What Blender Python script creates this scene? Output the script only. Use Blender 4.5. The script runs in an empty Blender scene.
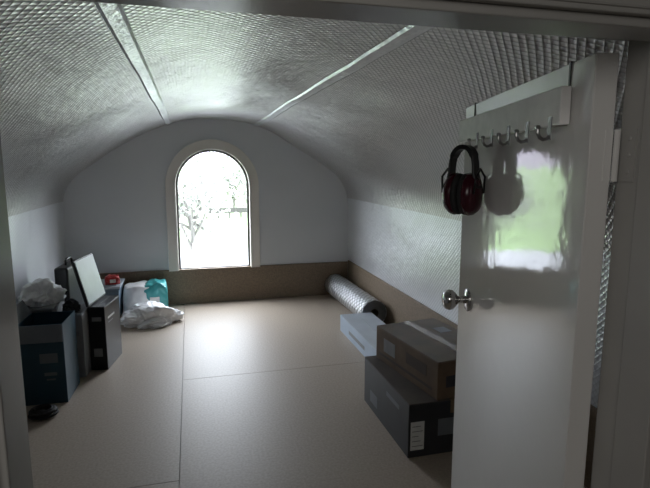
import bpy, bmesh, math, random
from mathutils import Vector, Matrix, noise
random.seed(7)
scn = bpy.context.scene
COL = scn.collection
PI = math.pi
scn.view_settings.view_transform = 'Standard'

# ---------------------------------------------------------------- helpers
def box(bm, x0, x1, y0, y1, z0, z1, M=None):
    vs = [bm.verts.new(Vector((x, y, z)) if M is None else M @ Vector((x, y, z)))
          for z in (z0, z1) for y in (y0, y1) for x in (x0, x1)]
    for f in ((0,2,3,1),(4,5,7,6),(0,1,5,4),(2,6,7,3),(0,4,6,2),(1,3,7,5)):
        bm.faces.new([vs[i] for i in f])

def tube(bm, pts, r, seg=8, closed=False, cap=True):
    pts = [Vector(p) for p in pts]; n = len(pts); rings = []
    prev = None
    for i, p in enumerate(pts):
        if closed: t = pts[(i+1) % n] - pts[i-1]
        else: t = pts[min(i+1, n-1)] - pts[max(i-1, 0)]
        t.normalize()
        if prev is None:
            a = Vector((0,0,1)) if abs(t.z) < .9 else Vector((1,0,0))
            u = t.cross(a).normalized()
        else:
            u = (prev - t*prev.dot(t)).normalized()
        prev = u; v = t.cross(u)
        rr = r[i] if isinstance(r, (list, tuple)) else r
        rings.append([bm.verts.new(p + (u*math.cos(2*PI*k/seg) + v*math.sin(2*PI*k/seg))*rr) for k in range(seg)])
    m = n if closed else n-1
    for i in range(m):
        a, b = rings[i], rings[(i+1) % n]
        for k in range(seg):
            bm.faces.new((a[k], a[(k+1) % seg], b[(k+1) % seg], b[k]))
    if cap and not closed:
        bm.faces.new(rings[0][::-1]); bm.faces.new(rings[-1])

def lathe(bm, prof, M, seg=32):
    rings = []
    for (r, z) in prof:
        if r < 1e-6: rings.append([bm.verts.new(M @ Vector((0,0,z)))])
        else: rings.append([bm.verts.new(M @ Vector((r*math.cos(2*PI*k/seg), r*math.sin(2*PI*k/seg), z))) for k in range(seg)])
    for a, b in zip(rings, rings[1:]):
        for k in range(seg):
            k2 = (k+1) % seg
            if len(a) == 1 and len(b) == 1: continue
            if len(a) == 1: bm.faces.new((a[0], b[k2], b[k]))
            elif len(b) == 1: bm.faces.new((a[k], a[k2], b[0]))
            else: bm.faces.new((a[k], a[k2], b[k2], b[k]))

def obj(name, bm, mat, parent=None, bevel=0, smooth=False, kind=None, label=None, seg=2):
    bmesh.ops.recalc_face_normals(bm, faces=bm.faces)
    me = bpy.data.meshes.new(name); bm.to_mesh(me); bm.free()
    if smooth:
        for p in me.polygons: p.use_smooth = True
    o = bpy.data.objects.new(name, me); COL.objects.link(o)
    if mat: me.materials.append(mat)
    if parent: o.parent = parent
    if bevel:
        m = o.modifiers.new('bevel', 'BEVEL'); m.width = bevel; m.segments = seg; m.limit_method = 'ANGLE'
    if kind: o['kind'] = kind
    if label: o['label'] = label
    return o

def thing(name, label, cat, loc=(0,0,0), rz=0, group=None):
    o = bpy.data.objects.new(name, None); COL.objects.link(o)
    o.location = loc; o.rotation_euler = (0,0,rz); o.empty_display_size = .1
    o['label'] = label; o['category'] = cat
    if group: o['group'] = group
    return o

def tag(o, label, cat, group=None):
    o['label'] = label; o['category'] = cat
    if group: o['group'] = group
    return o

def NB(): return bmesh.new()

# ---------------------------------------------------------------- materials
def mat(name, col, rough=.6, metal=0, col2=None, nscale=20, bump=0, bscale=80, bdist=.002, spec=.5, coat=0, mixlo=.35, mixhi=.65, detail=4):
    m = bpy.data.materials.new(name); m.use_nodes = True
    nt = m.node_tree; b = nt.nodes['Principled BSDF']
    b.inputs['Base Color'].default_value = (*col, 1)
    b.inputs['Roughness'].default_value = rough; b.inputs['Metallic'].default_value = metal
    b.inputs['Specular IOR Level'].default_value = spec
    b.inputs['Coat Weight'].default_value = coat
    tc = nt.nodes.new('ShaderNodeTexCoord')
    if col2 is None: col2 = tuple(c*.88 for c in col)
    n = nt.nodes.new('ShaderNodeTexNoise'); n.inputs['Scale'].default_value = nscale; n.inputs['Detail'].default_value = detail
    nt.links.new(tc.outputs['Object'], n.inputs['Vector'])
    r = nt.nodes.new('ShaderNodeValToRGB')
    r.color_ramp.elements[0].position = mixlo; r.color_ramp.elements[1].position = mixhi
    r.color_ramp.elements[0].color = (*col, 1); r.color_ramp.elements[1].color = (*col2, 1)
    nt.links.new(n.outputs['Fac'], r.inputs['Fac']); nt.links.new(r.outputs['Color'], b.inputs['Base Color'])
    if bump:
        n2 = nt.nodes.new('ShaderNodeTexNoise'); n2.inputs['Scale'].default_value = bscale; n2.inputs['Detail'].default_value = 3
        nt.links.new(tc.outputs['Object'], n2.inputs['Vector'])
        bp = nt.nodes.new('ShaderNodeBump'); bp.inputs['Strength'].default_value = bump; bp.inputs['Distance'].default_value = bdist
        nt.links.new(n2.outputs['Fac'], bp.inputs['Height']); nt.links.new(bp.outputs['Normal'], b.inputs['Normal'])
    return m

def foil_mat(name, base, metal, rough, cell, dist, wr=.02, low=.75, cr=.004):
    m = bpy.data.materials.new(name); m.use_nodes = True
    nt = m.node_tree; N = nt.nodes; L = nt.links; b = N['Principled BSDF']
    b.inputs['Metallic'].default_value = metal; b.inputs['Roughness'].default_value = rough
    uv = N.new('ShaderNodeUVMap'); uv.uv_map = 'UVMap'
    mp = N.new('ShaderNodeMapping'); mp.inputs['Rotation'].default_value = (0,0,PI/4)
    s = PI/cell; mp.inputs['Scale'].default_value = (s, s, s)
    L.new(uv.outputs[0], mp.inputs[0])
    sp = N.new('ShaderNodeSeparateXYZ'); L.new(mp.outputs[0], sp.inputs[0])
    def mth(op, a, bb=None):
        q = N.new('ShaderNodeMath'); q.operation = op
        if hasattr(a, 'links'): L.new(a, q.inputs[0])
        else: q.inputs[0].default_value = a
        if bb is not None:
            if hasattr(bb, 'links'): L.new(bb, q.inputs[1])
            else: q.inputs[1].default_value = bb
        return q.outputs[0]
    sx = mth('ABSOLUTE', mth('SINE', sp.outputs[0])); sy = mth('ABSOLUTE', mth('SINE', sp.outputs[1]))
    h = mth('POWER', mth('MULTIPLY', sx, sy), .5)
    bp = N.new('ShaderNodeBump'); bp.inputs['Strength'].default_value = 1; bp.inputs['Distance'].default_value = dist
    L.new(h, bp.inputs['Height'])
    nf = N.new('ShaderNodeTexNoise'); nf.inputs['Scale'].default_value = 22; nf.inputs['Detail'].default_value = 2
    L.new(uv.outputs[0], nf.inputs['Vector'])
    b3 = N.new('ShaderNodeBump'); b3.inputs['Strength'].default_value = 1; b3.inputs['Distance'].default_value = cr
    L.new(nf.outputs['Fac'], b3.inputs['Height']); L.new(bp.outputs[0], b3.inputs['Normal'])
    nz = N.new('ShaderNodeTexNoise'); nz.inputs['Scale'].default_value = 3.5; nz.inputs['Detail'].default_value = 4
    L.new(uv.outputs[0], nz.inputs['Vector'])
    b2 = N.new('ShaderNodeBump'); b2.inputs['Strength'].default_value = 1; b2.inputs['Distance'].default_value = wr
    L.new(nz.outputs['Fac'], b2.inputs['Height']); L.new(b3.outputs[0], b2.inputs['Normal'])
    L.new(b2.outputs[0], b.inputs['Normal'])
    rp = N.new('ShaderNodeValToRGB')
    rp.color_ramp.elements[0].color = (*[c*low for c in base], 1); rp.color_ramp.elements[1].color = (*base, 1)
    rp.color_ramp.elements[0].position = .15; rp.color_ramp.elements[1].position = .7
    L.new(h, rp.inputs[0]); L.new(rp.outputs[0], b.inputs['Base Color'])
    return m

M = {}
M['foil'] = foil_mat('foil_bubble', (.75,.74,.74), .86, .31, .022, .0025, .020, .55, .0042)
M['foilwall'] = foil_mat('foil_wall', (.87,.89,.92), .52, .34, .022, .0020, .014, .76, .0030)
M['tape'] = mat('foil_tape', (.78,.79,.80), .36, .88, nscale=8, bump=1, bscale=40, bdist=.006)
M['backwall'] = mat('grey_paint', (.78,.805,.83), .7, nscale=1.5, col2=(.74,.77,.795), bump=.1, bscale=60)
M['chip'] = mat('chipboard', (.445,.372,.30), .49, col2=(.365,.305,.245), nscale=80, bump=.08, bscale=200, bdist=.001, mixlo=.36, mixhi=.66, spec=.48)
M['chipdark'] = mat('chipboard_wall', (.29,.22,.155), .6, col2=(.21,.16,.11), nscale=90, bump=.15, bscale=200, bdist=.001)
M['cream'] = mat('cream_paint', (.90,.875,.81), .4, nscale=4, col2=(.87,.845,.78))
M['trim'] = mat('trim_paint', (.40,.39,.37), .25, nscale=4, bump=.1, bscale=12, bdist=.001)
M['doorpaint'] = mat('door_gloss_paint', (.74,.73,.71), .07, nscale=2, col2=(.71,.70,.68), bump=.34, bscale=18, bdist=.0015, spec=.5)
M['railpaint'] = mat('rail_white_paint', (.94,.93,.91), .45)
M['sash'] = mat('dark_window_frame', (.07,.065,.06), .5)
M['hallwall'] = mat('hall_paint', (.36,.35,.33), .7)
M['chrome'] = mat('polished_metal', (.66,.65,.64), .12, 1)
M['hookmetal'] = mat('hook_metal', (.34,.34,.34), .3, 1)
M['darkmetal'] = mat('dark_metal', (.10,.10,.10), .35, .8)
M['black'] = mat('black_plastic', (.010,.010,.011), .35, bump=.1)
M['maroon'] = mat('maroon_plastic', (.048,.004,.012), .24)
M['foam'] = mat('black_foam', (.02,.02,.02), .75, bump=.2)
M['card'] = mat('brown_cardboard', (.18,.122,.078), .68, col2=(.125,.087,.058), nscale=7, bump=.2, bscale=18, bdist=.004)
M['cardtop'] = mat('glossy_card_top', (.165,.115,.076), .50, col2=(.115,.083,.058), nscale=7, bump=.3, bscale=12, bdist=.005, spec=.38)
M['carddark'] = mat('dark_brown_cardboard', (.09,.072,.057), .6, col2=(.07,.056,.045), nscale=9)
M['charcoal'] = mat('charcoal_card', (.040,.042,.046), .45, col2=(.03,.032,.035), nscale=9)
M['navy'] = mat('navy_card', (.018,.058,.090), .42, col2=(.022,.068,.10), nscale=6)
M['slate'] = mat('slate_card', (.17,.185,.20), .5, nscale=6)
M['greycard'] = mat('grey_card', (.30,.31,.32), .55, nscale=6)
M['paleblue'] = mat('pale_blue_card', (.42,.51,.62), .4, nscale=6)
M['palegrey'] = mat('pale_grey_plastic', (.52,.57,.63), .38, nscale=6)
M['label'] = mat('paper_label', (.78,.78,.76), .5)
M['print'] = mat('print_ink', (.05,.05,.055), .5)
M['palprint'] = mat('pale_print', (.24,.25,.26), .45)
M['ptape'] = mat('packing_tape', (.22,.165,.11), .22)
M['plastic'] = mat('white_plastic_film', (.96,.97,.98), .5, nscale=5, col2=(.93,.94,.96), bump=.2, bscale=22, bdist=.005)
M['teal'] = mat('teal_film', (.07,.40,.41), .3, nscale=6, bump=.3, bscale=20, bdist=.006)
M['red'] = mat('red_plastic', (.42,.03,.03), .3)
M['bluegrey'] = mat('blue_grey_plastic', (.16,.23,.30), .4)
M['crate'] = mat('grey_crate_plastic', (.20,.205,.21), .5)
M['cloth'] = mat('dark_cloth', (.035,.037,.042), .85, nscale=20, bump=.3, bscale=60)
M['core'] = mat('cardboard_core', (.10,.08,.06), .8)
M['rollend'] = mat('roll_end_layers', (.34,.35,.36), .5, .3, nscale=40)
M['grass'] = mat('grass', (.15,.23,.085), .9, col2=(.10,.15,.06), nscale=.35, detail=8)
M['gravel'] = mat('pale_gravel', (.25,.25,.26), .9, nscale=2)
M['yard'] = mat('low_bounce_gravel', (.12,.12,.12), .9, nscale=2)  # ground out of view, darkened to cut bounce glare on the ceiling
M['leaf'] = mat('leaves', (.19,.20,.175), .8, col2=(.27,.275,.25), nscale=1)  # leaf colour paled to mimic bloom in the bright window
M['bark'] = mat('bark', (.17,.16,.15), .9, nscale=5)
M['wood'] = mat('fence_wood', (.035,.033,.03), .8, nscale=5)
M['foilroll'] = foil_mat('foil_roll', (.80,.82,.84), .85, .30, .045, .010, .008, .45, .006)
g = bpy.data.materials.new('window_glass'); g.use_nodes = True
nt = g.node_tree; nt.nodes.clear()
out = nt.nodes.new('ShaderNodeOutputMaterial'); tr = nt.nodes.new('ShaderNodeBsdfTransparent'); gl = nt.nodes.new('ShaderNodeBsdfGlossy')
gl.inputs['Roughness'].default_value = .02; mx = nt.nodes.new('ShaderNodeMixShader'); mx.inputs[0].default_value = .05
nt.links.new(tr.outputs[0], mx.inputs[1]); nt.links.new(gl.outputs[0], mx.inputs[2]); nt.links.new(mx.outputs[0], out.inputs[0])
M['glass'] = g

# ---------------------------------------------------------------- room profile (x,z), rounded
XL, XR, YB, YF = -1.22, 1.71, 5.50, .66
raw = [((XL, 0), 0), ((XL, 1.28), .24), ((-.20, 1.915), .34), ((.70, 1.915), .34), ((XR, 1.27), .24), ((XR, 0), 0)]
prof = []
for i, (p, r) in enumerate(raw):
    p = Vector(p)
    if r == 0: prof.append(p); continue
    a = (Vector(raw[i-1][0]) - p).normalized()*r + p; c = (Vector(raw[i+1][0]) - p).normalized()*r + p
    for k in range(13):
        t = k/12; prof.append(a*(1-t)**2 + p*2*t*(1-t) + c*t*t)
S = [0]
for a, b in zip(prof, prof[1:]): S.append(S[-1] + (b-a).length)
def surf(s, y, off=0):
    s = max(0, min(S[-1], s)); i = 0
    while i < len(S)-2 and S[i+1] < s: i += 1
    t = (s - S[i])/(S[i+1]-S[i]); p = prof[i].lerp(prof[i+1], t)
    d = (prof[i+1]-prof[i]).normalized(); nrm = Vector((d.y, -d.x))
    w = .020*(noise.noise(Vector((s*1.9, y*1.5, 0))) + .45) + .004*noise.noise(Vector((s*5, y*4, 3)))
    w = max(0, w)*min(1, max(0, (S[-1]-.40-s)/.15))
    q = p + nrm*(off + w)
    return Vector((q.x, y, q.y))
def strip(name, s0, s1, y0, y1, off, m, ds=.05, dy=.08, edge=None, label=None):
    ns = max(2, int((s1-s0)/ds)); ny = max(2, int((y1-y0)/dy))
    bm = NB(); uvl = bm.loops.layers.uv.new('UVMap'); gr = []
    for i in range(ns+1):
        s = s0 + (s1-s0)*i/ns; row = []
        o_ = off if edge is None or 0 < i < ns else edge
        for j in range(ny+1):
            y = y0 + (y1-y0)*j/ny; v = bm.verts.new(surf(s, y, o_)); row.append((v, (s, y)))
        gr.append(row)
    for i in range(ns):
        for j in range(ny):
            q = [gr[i][j], gr[i+1][j], gr[i+1][j+1], gr[i][j+1]]
            f = bm.faces.new([a[0] for a in q])
            for l, a in zip(f.loops, q): l[uvl].uv = a[1]
    o = obj(name, bm, m, smooth=(edge is None), kind='structure', label=label)
    return o
sL = 1.10; sR = S[-1] - 1.09
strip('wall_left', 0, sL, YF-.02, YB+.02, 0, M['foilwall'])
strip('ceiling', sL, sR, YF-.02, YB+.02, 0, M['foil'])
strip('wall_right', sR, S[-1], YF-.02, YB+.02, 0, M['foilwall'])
# foil tape on the seams
sa = min(range(len(prof)), key=lambda i: (prof[i]-Vector((-.2,1.9))).length); sb = min(range(len(prof)), key=lambda i: (prof[i]-Vector((.70,1.9))).length)
for nm, sc_ in (('trim_1', S[sa]), ('trim_2', S[sb])):
    strip(nm, sc_-.030, sc_+.030, YF, YB, .009, M['tape'], ds=.0098, edge=.002, label='raised foil tape over a ceiling seam')
strip('trim_3', S[-1]-.94, S[-1]-.905, YF, YB, .004, M['foilwall'], ds=.012, label='foil tape over the seam along the right wall')
strip('trim_7', .80, .835, YF, YB, .004, M['foilwall'], ds=.012, label='foil tape over the seam along the left wall')

# back wall with arched hole
CX, HW, ZB, ZS = .229, .38, .357, 1.235
def arch(hw, zb, cx=CX, n=28):
    pts = [(cx-hw, zb)]
    for k in range(n+1):
        a = PI - PI*k/n; pts.append((cx+hw*math.cos(a), ZS+hw*math.sin(a)))
    pts.append((cx+hw, zb)); return pts
bm = NB()
inner = [bm.verts.new((x, YB, z)) for x, z in arch(HW, ZB)]
outer = [bm.verts.new((x, YB, z)) for x, z in ((-1.4,-.05),(-1.4,2.1),(1.9,2.1),(1.9,-.05))]
ed = [bm.edges.new((a, b)) for a, b in zip(inner, inner[1:]+inner[:1])] + [bm.edges.new((a, b)) for a, b in zip(outer, outer[1:]+outer[:1])]
bmesh.ops.triangle_fill(bm, use_beauty=True, edges=ed)
bw = obj('wall_back', bm, M['backwall'], kind='structure')

def ring(bm, a, b, y0, y1, closed):
    vs = [[bm.verts.new((p[0], y, p[1])) for p in pts] for pts, y in ((a,y0),(b,y0),(b,y1),(a,y1))]
    n = len(a); m = n if closed else n-1
    for i in range(m):
        j = (i+1) % n
        for k in range(4):
            k2 = (k+1) % 4
            bm.faces.new((vs[k][i], vs[k][j], vs[k2][j], vs[k2][i]))
    if not closed:
        bm.faces.new([vs[k][0] for k in range(4)]); bm.faces.new([vs[k][-1] for k in range(4)][::-1])
win = bpy.data.objects.new('window_1', None); COL.objects.link(win); win['kind'] = 'structure'; win['label'] = 'arched window with cream surround in the far end wall'
bm = NB(); ring(bm, arch(HW-.006, ZB), arch(HW+.094, ZB), YB-.024, YB+.001, False); obj('window_casing', bm, M['cream'], win, bevel=.004)
bm = NB(); ring(bm, arch(HW-.006, ZB-.01), arch(HW+.02, ZB-.03), YB-.003, YB+.10, True); obj('window_reveal', bm, M['cream'], win)
bm = NB(); ring(bm, arch(HW-.028, ZB+.018), arch(HW-.004, ZB-.006), YB+.035, YB+.065, True); obj('window_frame', bm, M['sash'], win)
bm = NB(); bm.faces.new([bm.verts.new((x, YB+.05, z)) for x, z in arch(HW-.02, ZB+.01)]); obj('window_pane', bm, M['glass'], win)

# floor: chipboard sheets with fine gaps
bm = NB()
def sheet(x0, x1, y0, y1, g=.0022): box(bm, x0+g, x1-g, y0+g, y1-g, -.02, 0)
for y0, y1 in ((.60, 2.3), (2.3, 5.56)): sheet(-1.30, -.10, y0, y1)
for y0, y1 in ((.60, 3.47), (3.47, 5.56)): sheet(-.10, 1.78, y0, y1)
box(bm, -1.3, 1.78, .5, 5.56, -.06, -.021)
obj('floor', bm, M['chip'], kind='structure')
# chipboard lower wall
bm = NB(); box(bm, XL+.02, XR-.016, YB-.016, YB+.004, 0, .37); obj('baseboard_back', bm, M['chipdark'], kind='structure', bevel=.002)
bm = NB(); box(bm, XR-.016, XR-.002, YF, YB-.016, 0, .386); obj('baseboard_right', bm, M['chipdark'], kind='structure', bevel=.002)

# front wall with door opening
DX0, DX1, DH = -.204, .640, 1.632
bm = NB()
box(bm, -1.4, DX0-.02, .56, .66, -.02, 2.3); box(bm, DX1+.02, 1.9, .56, .66, -.02, 2.3); box(bm, DX0-.02, DX1+.02, .56, .66, DH+.02, 2.3)
obj('wall_front', bm, M['hallwall'], kind='structure')
bm = NB()
box(bm, DX0-.02, DX0, .545, .665, 0, DH+.02); box(bm, DX1, DX1+.02, .545, .665, 0, DH+.02); box(bm, DX0, DX1, .545, .665, DH, DH+.02)
obj('trim_4', bm, M['trim'], kind='structure', bevel=.002, label='door lining around the near doorway')
bm = NB()
box(bm, DX0, DX0+.012, .555, .615, 0, DH); box(bm, DX1-.012, DX1, .555, .615, 0, DH); box(bm, DX0+.012, DX1-.012, .555, .615, DH-.012, DH)
obj('trim_5', bm, M['trim'], kind='structure', bevel=.002, label='door stop strip on the lining')
bm = NB()
for x0, x1, z0, z1 in ((DX0-.08, DX0-.006, 0, DH+.08), (DX1+.006, DX1+.08, 0, DH+.08), (DX0-.006, DX1+.006, DH+.006, DH+.08)):
    box(bm, x0, x1, .542, .56, z0, z1)
obj('trim_6', bm, M['trim'], kind='structure', bevel=.003, label='architrave on the landing side of the doorway')
# landing behind the camera
bm = NB(); box(bm, -1.4, 1.9, -1.6, .56, -.06, 0); obj('floor_landing', bm, M['chip'], kind='structure')
bm = NB(); box(bm, -1.45, -1.4, -1.6, .56, 0, 2.3); obj('wall_landing_left', bm, M['hallwall'], kind='structure')
bm = NB(); box(bm, 1.9, 1.95, -1.6, .56, 0, 2.3); obj('wall_landing_right', bm, M['hallwall'], kind='structure')
bm = NB(); box(bm, -1.45, 1.95, -1.65, -1.6, 0, 2.3); obj('wall_landing_back', bm, M['hallwall'], kind='structure')
bm = NB(); box(bm, -1.45, 1.95, -1.65, .66, 2.3, 2.35); obj('ceiling_landing', bm, M['hallwall'], kind='structure')

# ---------------------------------------------------------------- door, opened past square
PIN = Vector((.628, .663, 0)); RZ = math.radians(74.7)
door = bpy.data.objects.new('door_1', None); COL.objects.link(door); door.location = PIN; door.rotation_euler = (0,0,RZ); door['kind'] = 'structure'
door['label'] = 'glossy cream flush door standing open on the right'
bm = NB(); box(bm, .003, .755, 0, .035, .012, 1.616); obj('door_leaf', bm, M['doorpaint'], door, bevel=.002)
for side in (1, -1):
    y0 = .035 if side == 1 else 0
    Mx = Matrix.Translation((.645, y0, 1.066)) @ Matrix.Rotation(-side*PI/2, 4, 'X')
    bm = NB(); lathe(bm, [(0,.0),(.033,.0),(.034,.003),(.030,.007),(.012,.010),(.0,.010)], Mx); rs = obj('door_rosette', bm, M['chrome'], door, smooth=True)
    bm = NB(); lathe(bm, [(0,.008),(.012,.008),(.010,.02),(.011,.030),(.019,.036),(.028,.046),(.030,.055),(.027,.065),(.019,.072),(.0,.074)], Mx); obj('door_knob', bm, M['chrome'], door, smooth=True)
bm = NB(); box(bm, .7545, .7562, .006, .029, .98, 1.15); obj('latch_plate', bm, M['chrome'], door)
for z in (.22, 1.425):
    bm = NB(); lathe(bm, [(0,0),(.0045,0),(.0045,.078),(0,.078)], Matrix.Translation((-.003, -.003, z)), 12)
    box(bm, .0018, .0032, .001, .012, z, z+.078); obj('hinge', bm, M['doorpaint'], door, smooth=False)
    bm = NB(); box(bm, DX1-.002, DX1+.0005, .632, .658, z, z+.078)
    for q in (.015, .04, .064): lathe(bm, [(0,.0),(.004,.0),(.003,.001),(0,.001)], Matrix.Translation((DX1-.002, .644, z+q)) @ Matrix.Rotation(-PI/2, 4, 'Y'), 10)
    obj('trim_hinge_leaf', bm, M['trim'], kind='structure')

# hook rail hung over the door
rail = thing('hook_rail', 'white over-door rail with a row of metal coat hooks at top of open door', 'coat hooks', PIN, RZ)
bm = NB(); box(bm, .070, .750, .0375, .0545, 1.516, 1.578); obj('rail_board', bm, M['railpaint'], rail, bevel=.002)
for x in (.084, .655):
    bm = NB()
    box(bm, x-.003, x+.003, .0355, .0372, 1.55, 1.6185); box(bm, x-.003, x+.003, -.002, .0372, 1.6168, 1.6185); box(bm, x-.003, x+.003, -.002, -.0004, 1.585, 1.6168)
    obj('over_door_bracket', bm, M['darkmetal'], rail, label='dark metal strap bent over the door top')
HX = [.105, .208, .315, .430, .552]
for x in HX:
    bm = NB(); box(bm, x-.007, x+.007, .0546, .0565, 1.492, 1.532)
    tube(bm, [(x,.0555,1.499),(x,.060,1.4945),(x,.066,1.4935),(x,.072,1.497),(x,.0755,1.504),(x,.076,1.512)], .0032, 8)
    lathe(bm, [(0,-.004),(.0038,-.003),(.0048,0),(.0038,.003),(0,.004)], Matrix.Translation((x,.076,1.514)), 10)
    obj('coat_hook', bm, M['hookmetal'], rail)

# earmuffs hanging from the hook nearest the free edge
ex = .548
loc = PIN + Matrix.Rotation(RZ, 3, 'Z') @ Vector((ex, .088, 1.390))
em = thing('ear_muffs', 'dark red and black hearing protection ear muffs hanging from the end hook', 'ear muffs', loc, RZ - math.radians(44))
bm = NB()
pts = [(0,.045,0.0)]
for k in range(25):
    a = PI*k/24; pts.append((0, .034*math.copysign(abs(math.cos(a))**.9, math.cos(a)), .040 + .0660*math.sin(a)**.8))
pts.append((0,-.045,0.0))
n_ = len(pts); prev = None
for i, p in enumerate(pts):
    a = Vector(pts[max(i-1,0)]); b = Vector(pts[min(i+1,n_-1)]); d = (b-a).normalized(); nn = Vector((0, -d.z, d.y))
    wd_ = .015; th = .0058 if 5 < i < 21 else .0035
    p = Vector(p); cur = [bm.verts.new(p + nn*s*th + Vector((t*wd_,0,0))) for s, t in ((-1,-1),(-1,1),(1,1),(1,-1))]
    if prev:
        for k in range(4): bm.faces.new((prev[k], prev[(k+1)%4], cur[(k+1)%4], cur[k]))
    else: bm.faces.new(cur)
    prev = cur
bm.faces.new(prev[::-1])
obj('headband', bm, M['black'], em, bevel=.002)
for sgn in (1, -1):
    cup = Matrix.Translation((0, sgn*.001, -.015)) @ Matrix.Rotation(-sgn*PI/2, 4, 'X') @ Matrix.Diagonal((.038, .053, 1, 1))
    bm = NB(); lathe(bm, [(0,.014),(1,.014),(1.05,.018),(1.0,.030),(.85,.040),(.5,.0455),(0,.047)], cup, 32)
    obj('ear_cup', bm, M['maroon'], em, smooth=True, label='dark red ear cup')
    bm = NB(); lathe(bm, [(.5,.004),(.55,.0005),(.85,.0005),(1.0,.004),(1.02,.010),(.98,.0145),(.5,.0145)], cup, 32)
    obj('ear_cushion', bm, M['foam'], em, smooth=True)
    bm = NB(); tube(bm, [(-.026, sgn*.045, -.012),(-.022, sgn*.049, .03),(0, sgn*.047, .05),(.022, sgn*.049, .03),(.026, sgn*.045, -.012)], .003, 8)
    obj('cup_yoke', bm, M['black'], em, smooth=True)

# ---------------------------------------------------------------- cartons
def patch(bm, face, w, d, h, u0, u1, v0, v1, off=.0012):
    e = off
    if face == 'front': box(bm, -w/2+u0, -w/2+u1, -d/2-e, -d/2+.0005, v0, v1)
    if face == 'left': box(bm, -w/2-e, -w/2+.0005, -d/2+u0, -d/2+u1, v0, v1)
    if face == 'right': box(bm, w/2-.0005, w/2+e, -d/2+u0, -d/2+u1, v0, v1)
    if face == 'top': box(bm, -w/2+u0, -w/2+u1, -d/2+v0, -d/2+v1, h-.0005, h+e)
def carton(name, label, cat, loc, rz, size, m, flapm=None, tape=True, patches=(), group=None, flaps=True):
    w, d, h = size
    t = thing(name, label, cat, loc, rz, group)
    bm = NB(); box(bm, -w/2, w/2, -d/2, d/2, 0, h-(.004 if flaps else 0)); obj('body', bm, m, t, bevel=.004)
    if flaps:
        for sx in (-1, 1):
            bm = NB(); a, b = (.0015, w/2-.001) if sx > 0 else (-w/2+.001, -.0015)
            box(bm, a, b, -d/2+.001, d/2-.001, h-.004, h); obj('flap', bm, flapm or m, t, bevel=.001)
        if tape:
            bm = NB(); box(bm, -.024, .024, -d/2-.0012, d/2+.0012, h-.0002, h+.0008); box(bm, -.024, .024, -d/2-.0015, -d/2+.0005, h-.07, h)
            obj('tape', bm, M['ptape'], t)
    for (nm, face, u0, u1, v0, v1, pm, off) in patches:
        bm = NB(); patch(bm, face, w, d, h, u0, u1, v0, v1, off); obj(nm, bm, pm, t)
    return t
# stack by the door
lp = [('label', 'front', .012, .085, .04, .19, M['label'], .0012)]
for k in range(5): lp.append(('label_print', 'front', .02, .078-.012*(k % 3), .06+k*.026, .0625+k*.026, M['print'], .0018))
lp += [('print_mark', 'left', .12, .30, .20, .225, M['slate'], .001), ('print_mark', 'left', .44, .56, .05, .12, M['slate'], .001),
       ('print_mark', 'front', .16, .34, .10, .19, M['slate'], .001)]
carton('charcoal_carton', 'large charcoal carton with white label, lowest of the stack by the door', 'box', (1.25, 2.535, 0), 0, (.50, .67, .285), M['charcoal'], M['carddark'], True, lp)
lp = [('print_mark', 'left', .05, .60, .035, .05, M['carddark'], .001), ('print_mark', 'left', .10, .30, .09, .15, M['carddark'], .001),
      ('label', 'left', .42, .55, .07, .15, M['palprint'], .001), ('print_mark', 'front', .05, .25, .06, .12, M['print'], .001),
      ('label', 'top', .28, .36, .38, .47, M['palprint'], .001)]
rz = math.radians(7.8)
c = Vector((1.152, 2.204, .286)); dx = Vector((math.cos(rz), math.sin(rz), 0)); dy = Vector((-math.sin(rz), math.cos(rz), 0))
carton('brown_carton', 'worn brown cardboard carton sitting askew on top of the large charcoal carton', 'box', c + dx*.205 + dy*.3225, rz, (.41, .645, .200), M['card'], M['cardtop'], True, lp)
carton('pale_carton', 'low pale blue-grey carton on the floor behind the brown and charcoal stack', 'box', (1.385, 3.745, 0), 0, (.29, .96, .145), M['paleblue'], M['palegrey'], False,
       [('print_mark', 'left', .3, .7, .05, .08, M['palprint'], .001)])

# foil roll
RR = .120
p0 = Vector((1.570, 4.25, RR+.003)); p1 = Vector((1.535, 5.45, RR+.003)); ax = (p1-p0).normalized(); Lr = (p1-p0).length
roll = thing('foil_insulation_roll', 'silver bubble foil insulation roll lying along the right wall', 'insulation roll', (1.54, 4.86, 0))
Q = Matrix.Translation(p0 - Vector((1.54,4.86,0))) @ ax.to_track_quat('Z', 'Y').to_matrix().to_4x4()
bm = NB(); uvl = bm.loops.layers.uv.new('UVMap')
pr = [(RR-.005,.012), (RR-.001,.0)]
pr += [(RR + .0015*math.sin(k*1.9), Lr*k/24) for k in range(1, 24)] + [(RR-.001, Lr), (.04, Lr)]
lathe(bm, pr, Q, 48)
for f in bm.faces:
    for l in f.loops:
        q = Q.inverted() @ l.vert.co; l[uvl].uv = (math.atan2(q.y, q.x)*RR, q.z)
obj('rolled_foil', bm, M['foilroll'], roll, smooth=True)
pr = [(.038,.06)]
for k in range(12):
    r = .040 + k*.0063; pr += [(r, .006), (r+.0028, .002), (r+.0046, .012)]
pr += [(RR-.003, .008)]
bm = NB(); lathe(bm, pr, Q, 48); obj('roll_end', bm, M['rollend'], roll, smooth=True, label='dark coiled layers at the near end')
bm = NB(); lathe(bm, [(.034,.001),(.039,.001),(.039,Lr-.001),(.034,Lr-.001),(.034,.001)], Q, 32); obj('core_tube', bm, M['core'], roll, smooth=False)

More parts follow.
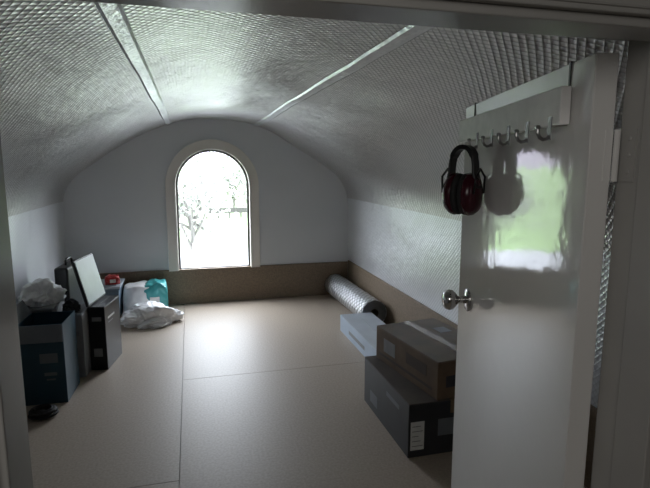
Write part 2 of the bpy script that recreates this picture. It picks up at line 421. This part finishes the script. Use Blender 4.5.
# ---------------------------------------------------------------- crumpled bag
def bag(name, parent, loc, sc, seed, m, amp=.28, fl=-.6):
    bm = NB(); bmesh.ops.create_icosphere(bm, subdivisions=6, radius=1)
    for v in bm.verts:
        p = v.co.copy(); o = Vector((seed, seed*2.1, 0))
        n = noise.noise(p*1.4 + o)*amp*1.5 + (.25 - abs(noise.noise(p*1.9 + o)))*amp*1.3 + (.25 - abs(noise.noise(p*4.2 + o*2)))*amp*.55 + (.25 - abs(noise.noise(p*9 + o)))*amp*.16
        q = p*(1+n); q.z = max(q.z, fl)
        v.co = Vector((q.x*sc[0], q.y*sc[1], (q.z-fl)*sc[2])) + Vector(loc)
    return obj(name, bm, m, parent, smooth=True)

# ---------------------------------------------------------------- left pile
t = thing('navy_carton', 'dark teal-navy open carton nearest the doorway on the left', 'box', (-.905, 3.46, 0), math.radians(-2))
w, d, h = .26, .30, .50
bm = NB(); box(bm, -w/2, w/2, -d/2, d/2, 0, .006)
box(bm, -w/2, w/2, -d/2, -d/2+.005, .006, h); box(bm, -w/2, w/2, d/2-.005, d/2, .006, h); box(bm, -w/2, -w/2+.005, -d/2+.005, d/2-.005, .006, h); box(bm, w/2-.005, w/2, -d/2+.005, d/2-.005, .006, h)
obj('body', bm, M['navy'], t)
bm = NB(); box(bm, -w/2, w/2, -.004, 0, -.105, 0, Matrix.Translation((0, -d/2-.003, h)) @ Matrix.Rotation(math.radians(-9), 4, 'X')); obj('flap', bm, M['slate'], t, label='grey flap folded down the front')
bm = NB(); box(bm, 0, .10, -d/2, d/2, -.004, 0, Matrix.Translation((-w/2, 0, h)) @ Matrix.Rotation(math.radians(-118), 4, 'Y')); obj('flap', bm, M['slate'], t)
bm = NB(); patch(bm, 'front', w, d, h, .12, .22, .26, .32); obj('print_mark', bm, M['slate'], t)
bm = NB(); patch(bm, 'front', w, d, h, .14, .21, .18, .20); patch(bm, 'front', w, d, h, .15, .20, .15, .16); obj('print_mark', bm, M['slate'], t)
# crate with bag on its lid
t = thing('storage_crate', 'grey lidded plastic crate against left wall behind the navy carton', 'crate', (-1.04, 3.83, 0))
w, d, h = .25, .34, .50
bm = NB(); box(bm, -w/2, w/2, -d/2, d/2, 0, h); obj('body', bm, M['crate'], t, bevel=.01)
bm = NB(); box(bm, -w/2-.012, w/2+.012, -d/2-.012, d/2+.012, h, h+.018); obj('lid', bm, M['greycard'], t, bevel=.004)
tag(bag('plastic_bag', None, (-1.02, 3.81, .520), (.12, .14, .092), 3.3, M['plastic'], .30), 'crumpled white plastic bag on top of the grey crate behind the navy carton', 'plastic bag')
# grey carton
carton('grey_carton', 'upright plain grey carton between the navy carton and the black box', 'box', (-.800, 3.85, 0), math.radians(-4), (.135, .32, .45), M['greycard'], M['slate'], False,
       [('print_mark', 'front', .02, .11, .30, .33, M['palprint'], .001)])
tag(bag('dark_cloth', None, (-.83, 3.80, .4505), (.048, .09, .042), 5.7, M['cloth'], .35), 'crumpled dark cloth bundled on top of the grey carton', 'cloth')
# black box
carton('black_box', 'tall narrow black box with white print standing right of the grey carton', 'box', (-.645, 3.96, 0), math.radians(-10), (.115, .33, .465), M['black'], M['charcoal'], False,
       [('print_mark', 'right', .06, .20, .36, .375, M['label'], .001), ('print_mark', 'right', .06, .16, .33, .338, M['palprint'], .001),
        ('print_mark', 'front', .025, .085, .10, .16, M['palprint'], .001), ('print_mark', 'front', .025, .09, .36, .39, M['palprint'], .001)])
# pale board leaning on top
t = thing('display_board', 'pale grey flat board propped leaning on top of the black box', 'board', (-.695, 3.965, .467), math.radians(-9.5))
T = Matrix.Rotation(math.radians(-14), 4, 'Y')
bm = NB(); box(bm, -.010, .010, -.18, .18, .004, .335, T); obj('backing', bm, M['charcoal'], t, bevel=.003)
bm = NB(); box(bm, .0095, .0135, -.172, .172, .014, .327, T); obj('face', bm, M['palegrey'], t, bevel=.002, label='smooth pale grey face')
# slim black case behind
t = thing('slim_case', 'slim black case with top handle standing behind the leaning pale board', 'case', (-.94, 4.33, 0), math.radians(-6))
bm = NB(); box(bm, -.05, .05, -.19, .19, 0, .69); obj('body', bm, M['black'], t, bevel=.018, seg=3)
bm = NB(); box(bm, -.0525, .0525, -.1915, .1915, .33, .342); obj('closure_seam', bm, M['charcoal'], t)
bm = NB(); tube(bm, [(0,-.07,.685),(0,-.068,.715),(0,-.05,.735),(0,.05,.735),(0,.068,.715),(0,.07,.685)], .009, 8); obj('handle', bm, M['black'], t, smooth=True)
# things at the back left
t = thing('storage_tub', 'blue-grey plastic tub against the left end of the far wall', 'tub', (-.83, 5.18, 0))
bm = NB()
fr = lambda z, e: [(-.13-e, -.15-e, z), (.13+e, -.15-e, z), (.13+e, .15+e, z), (-.13-e, .15+e, z)]
lv = [fr(0,0), fr(.30,.02), fr(.302,.03), fr(.315,.03)]
rr = [[bm.verts.new(p) for p in q] for q in lv]
bm.faces.new(rr[0][::-1]); bm.faces.new(rr[-1])
for a, b in zip(rr, rr[1:]):
    for k in range(4): bm.faces.new((a[k], a[(k+1)%4], b[(k+1)%4], b[k]))
obj('body', bm, M['bluegrey'], t, bevel=.008)
bm = NB(); box(bm, -.165, .165, -.185, .185, .314, .335); box(bm, -.13, .13, -.15, .15, .335, .345); obj('lid', bm, M['palegrey'], t, bevel=.006)
def pillow(bm, x0, x1, d, h, z0=0, bulge=.12, sd=0, rag=.10):
    bmesh.ops.create_cube(bm, size=1); bmesh.ops.subdivide_edges(bm, edges=bm.edges, cuts=18, use_grid_fill=True)
    for v in bm.verts:
        p = v.co; bz = 1+bulge*(1-4*p.z*p.z)*(1-2*p.x*p.x)-bulge*(4*p.x*p.x)+rag*noise.noise(p*5+Vector((sd,0,0)))
        xx = p.x*(1 - .12*max(0, p.z*2)**2)
        top = (rag*noise.noise(Vector((p.x*3+sd, p.y*2, 1))) - .10*(4*p.x*p.x) - .08*(4*p.y*p.y))*max(0, p.z+.3)*h
        cr = .012*(.25-abs(noise.noise(Vector((p.x*9+sd, p.y*9, p.z*7)))))
        v.co = Vector((x0+(xx+.5)*(x1-x0), p.y*d*bz + (cr if p.y > 0 else -cr), max(z0, z0 + (p.z+.5)*h + top + (cr if p.z > 0 else 0))))
t = thing('red_packet', 'small red soft packet lying on the lid of the blue-grey tub', 'packet', (-.745, 5.10, .346), math.radians(12))
bm = NB(); pillow(bm, -.065, .065, .12, .075, 0, .2, 4, .2); obj('wrapper', bm, M['red'], t, smooth=True)
bm = NB(); box(bm, -.025, .025, -.0725, -.060, .02, .05); obj('label', bm, M['label'], t)
t = thing('wrapped_pack', 'plastic wrapped soft pack with teal end lying on floor by far wall', 'pack', (-.46, 5.31, 0), math.radians(3))
bm = NB(); pillow(bm, -.22, .10, .25, .30, 0, .10, 1, .12); obj('wrapped_end', bm, M['plastic'], t, smooth=True)
bm = NB(); pillow(bm, -.03, .20, .262, .315, 0, .10, 2, .12); obj('teal_end', bm, M['teal'], t, smooth=True, label='teal printed end')
bm = NB(); box(bm, .03, .12, -.154, -.136, .10, .17); obj('label', bm, M['label'], t)
tag(bag('plastic_sack', None, (-.41, 4.88, -.002), (.225, .175, .125), 8.1, M['plastic'], .30, -.32), 'crumpled white plastic sack lying on the floor before the teal pack', 'plastic sack')
# coiled cable
bm = NB(); pts = []
for k in range(150):
    a = k*.33; r = .030+.032*abs(math.sin(k*.045)); pts.append((r*1.15*math.cos(a)+.006*math.sin(k*.2), r*math.sin(a), .008+.0003*k))
tube(bm, pts, .007, 8); cb = obj('coiled_cable', bm, M['foam'], smooth=True); cb.location = (-.88, 3.14, 0)
tag(cb, 'coiled black cable on the floor in front of the navy carton', 'cable')

# ---------------------------------------------------------------- outside
bm = NB()
gy = [6.5, 15, 25, 40, 60, 90, 160]
for a, b in zip(gy, gy[1:]):
    za, zb = -3 + max(0, a-35)*.03, -3 + max(0, b-35)*.03
    bm.faces.new([bm.verts.new(p) for p in ((-90,a,za),(90,a,za),(90,b,zb),(-90,b,zb))])
obj('ground_outside', bm, M['grass'], kind='structure')
bm = NB(); box(bm, -60, 60, 19, 29, -3.0, -2.97); obj('driveway_outside', bm, M['gravel'], kind='structure')
bm = NB(); box(bm, -60, 60, 7, 16, -3.0, -2.97); obj('yard_outside', bm, M['yard'], kind='structure')
def tree(x, y, z, h, cr, seed, label, nl=1400):
    random.seed(seed)
    t = thing('tree', label, 'tree', (x, y, z), 0, None)
    bm = NB(); tube(bm, [(0,0,0),(.1,0,h*.25),(-.05,.05,h*.5)], [h*.03, h*.024, h*.017], 8)
    tips = []
    for k in range(11):
        a = k*2.4; e = Vector((math.cos(a)*cr*.8*random.uniform(.5,1), math.sin(a)*cr*.7, h*random.uniform(.4,.9)))
        s = Vector((0,0,h*random.uniform(.2,.5))); mid = s.lerp(e,.5)+Vector((0,0,-.2))
        tube(bm, [s, mid, e], [h*.014, h*.010, h*.004], 6); tips.append(e); tips.append(mid.lerp(e,.5))
    obj('trunk', bm, M['bark'], t, smooth=True)
    bm = NB()
    for k in range(nl):
        c = random.choice(tips) + Vector([random.gauss(0, cr*.24) for _ in range(3)])
        u = Vector([random.gauss(0,1) for _ in range(3)]).normalized(); v = u.orthogonal().normalized(); s = random.uniform(.10,.2)*cr/2.2
        bm.faces.new([bm.verts.new(c + q) for q in (u*s, v*s*.6, -u*s, -v*s*.6)])
    obj('foliage', bm, M['leaf'], t)
tree(.0, 21, -3, 4.9, 1.7, 3, 'leafy tree, colour paled for bloom, seen through left half of the window', 1200)
tree(3.6, 46, -2.7, 5.0, 3.0, 5, 'bushy tree far off in right half of the window', 1500)
bm = NB()
for k in range(12): box(bm, 1.2+k*.9-.06, 1.2+k*.9+.06, 41.95, 42.05, -2.85, -1.95)
box(bm, 1.1, 11.5, 41.97, 42.03, -2.36, -1.95)
tag(obj('rail_fence', bm, M['wood']), 'dark post and rail fence seen through the window', 'fence')

# ---------------------------------------------------------------- light
wd = bpy.data.worlds.new('World'); scn.world = wd; wd.use_nodes = True
nt = wd.node_tree; bg = nt.nodes['Background']; tc = nt.nodes.new('ShaderNodeTexCoord'); sp = nt.nodes.new('ShaderNodeSeparateXYZ'); rp = nt.nodes.new('ShaderNodeValToRGB')
nt.links.new(tc.outputs['Generated'], sp.inputs[0]); nt.links.new(sp.outputs['Z'], rp.inputs[0]); nt.links.new(rp.outputs[0], bg.inputs[0])
rp.color_ramp.elements[0].color = (.16,.155,.19,1); rp.color_ramp.elements[0].position = .03
rp.color_ramp.elements[1].color = (.84,.91,1,1); rp.color_ramp.elements[1].position = .24
bg.inputs[1].default_value = 20
def area(name, loc, rot, sx, sy, e, col=(1,1,1), portal=False):
    l = bpy.data.lights.new(name, 'AREA'); l.shape = 'RECTANGLE'; l.size = sx; l.size_y = sy; l.energy = e; l.color = col
    if portal: l.cycles.is_portal = True
    o = bpy.data.objects.new(name, l); COL.objects.link(o); o.location = loc; o.rotation_euler = rot; return o
area('window_portal', (CX, YB+.075, (ZB+ZS+HW)/2), (-PI/2, 0, 0), .80, 1.28, 1, portal=True)
la = area('landing_fill', (-.75, -.6, 1.9), (0,0,0), .7, .7, 6, (1,.97,.93))  # added fill to brighten door and doorway, no actual lamp on the landing
la.rotation_euler = (Vector((.8, 1.6, .9)) - la.location).to_track_quat('-Z', 'Y').to_euler()

# ---------------------------------------------------------------- camera
cam = bpy.data.cameras.new('camera'); cam.lens = 36*515/650; cam.sensor_width = 36; cam.clip_start = .02; cam.clip_end = 500
co = bpy.data.objects.new('camera', cam); COL.objects.link(co); co.location = (0,0,1.45)
co.rotation_euler = (PI/2 - math.radians(8.72), 0, -math.radians(14.6)); scn.camera = co
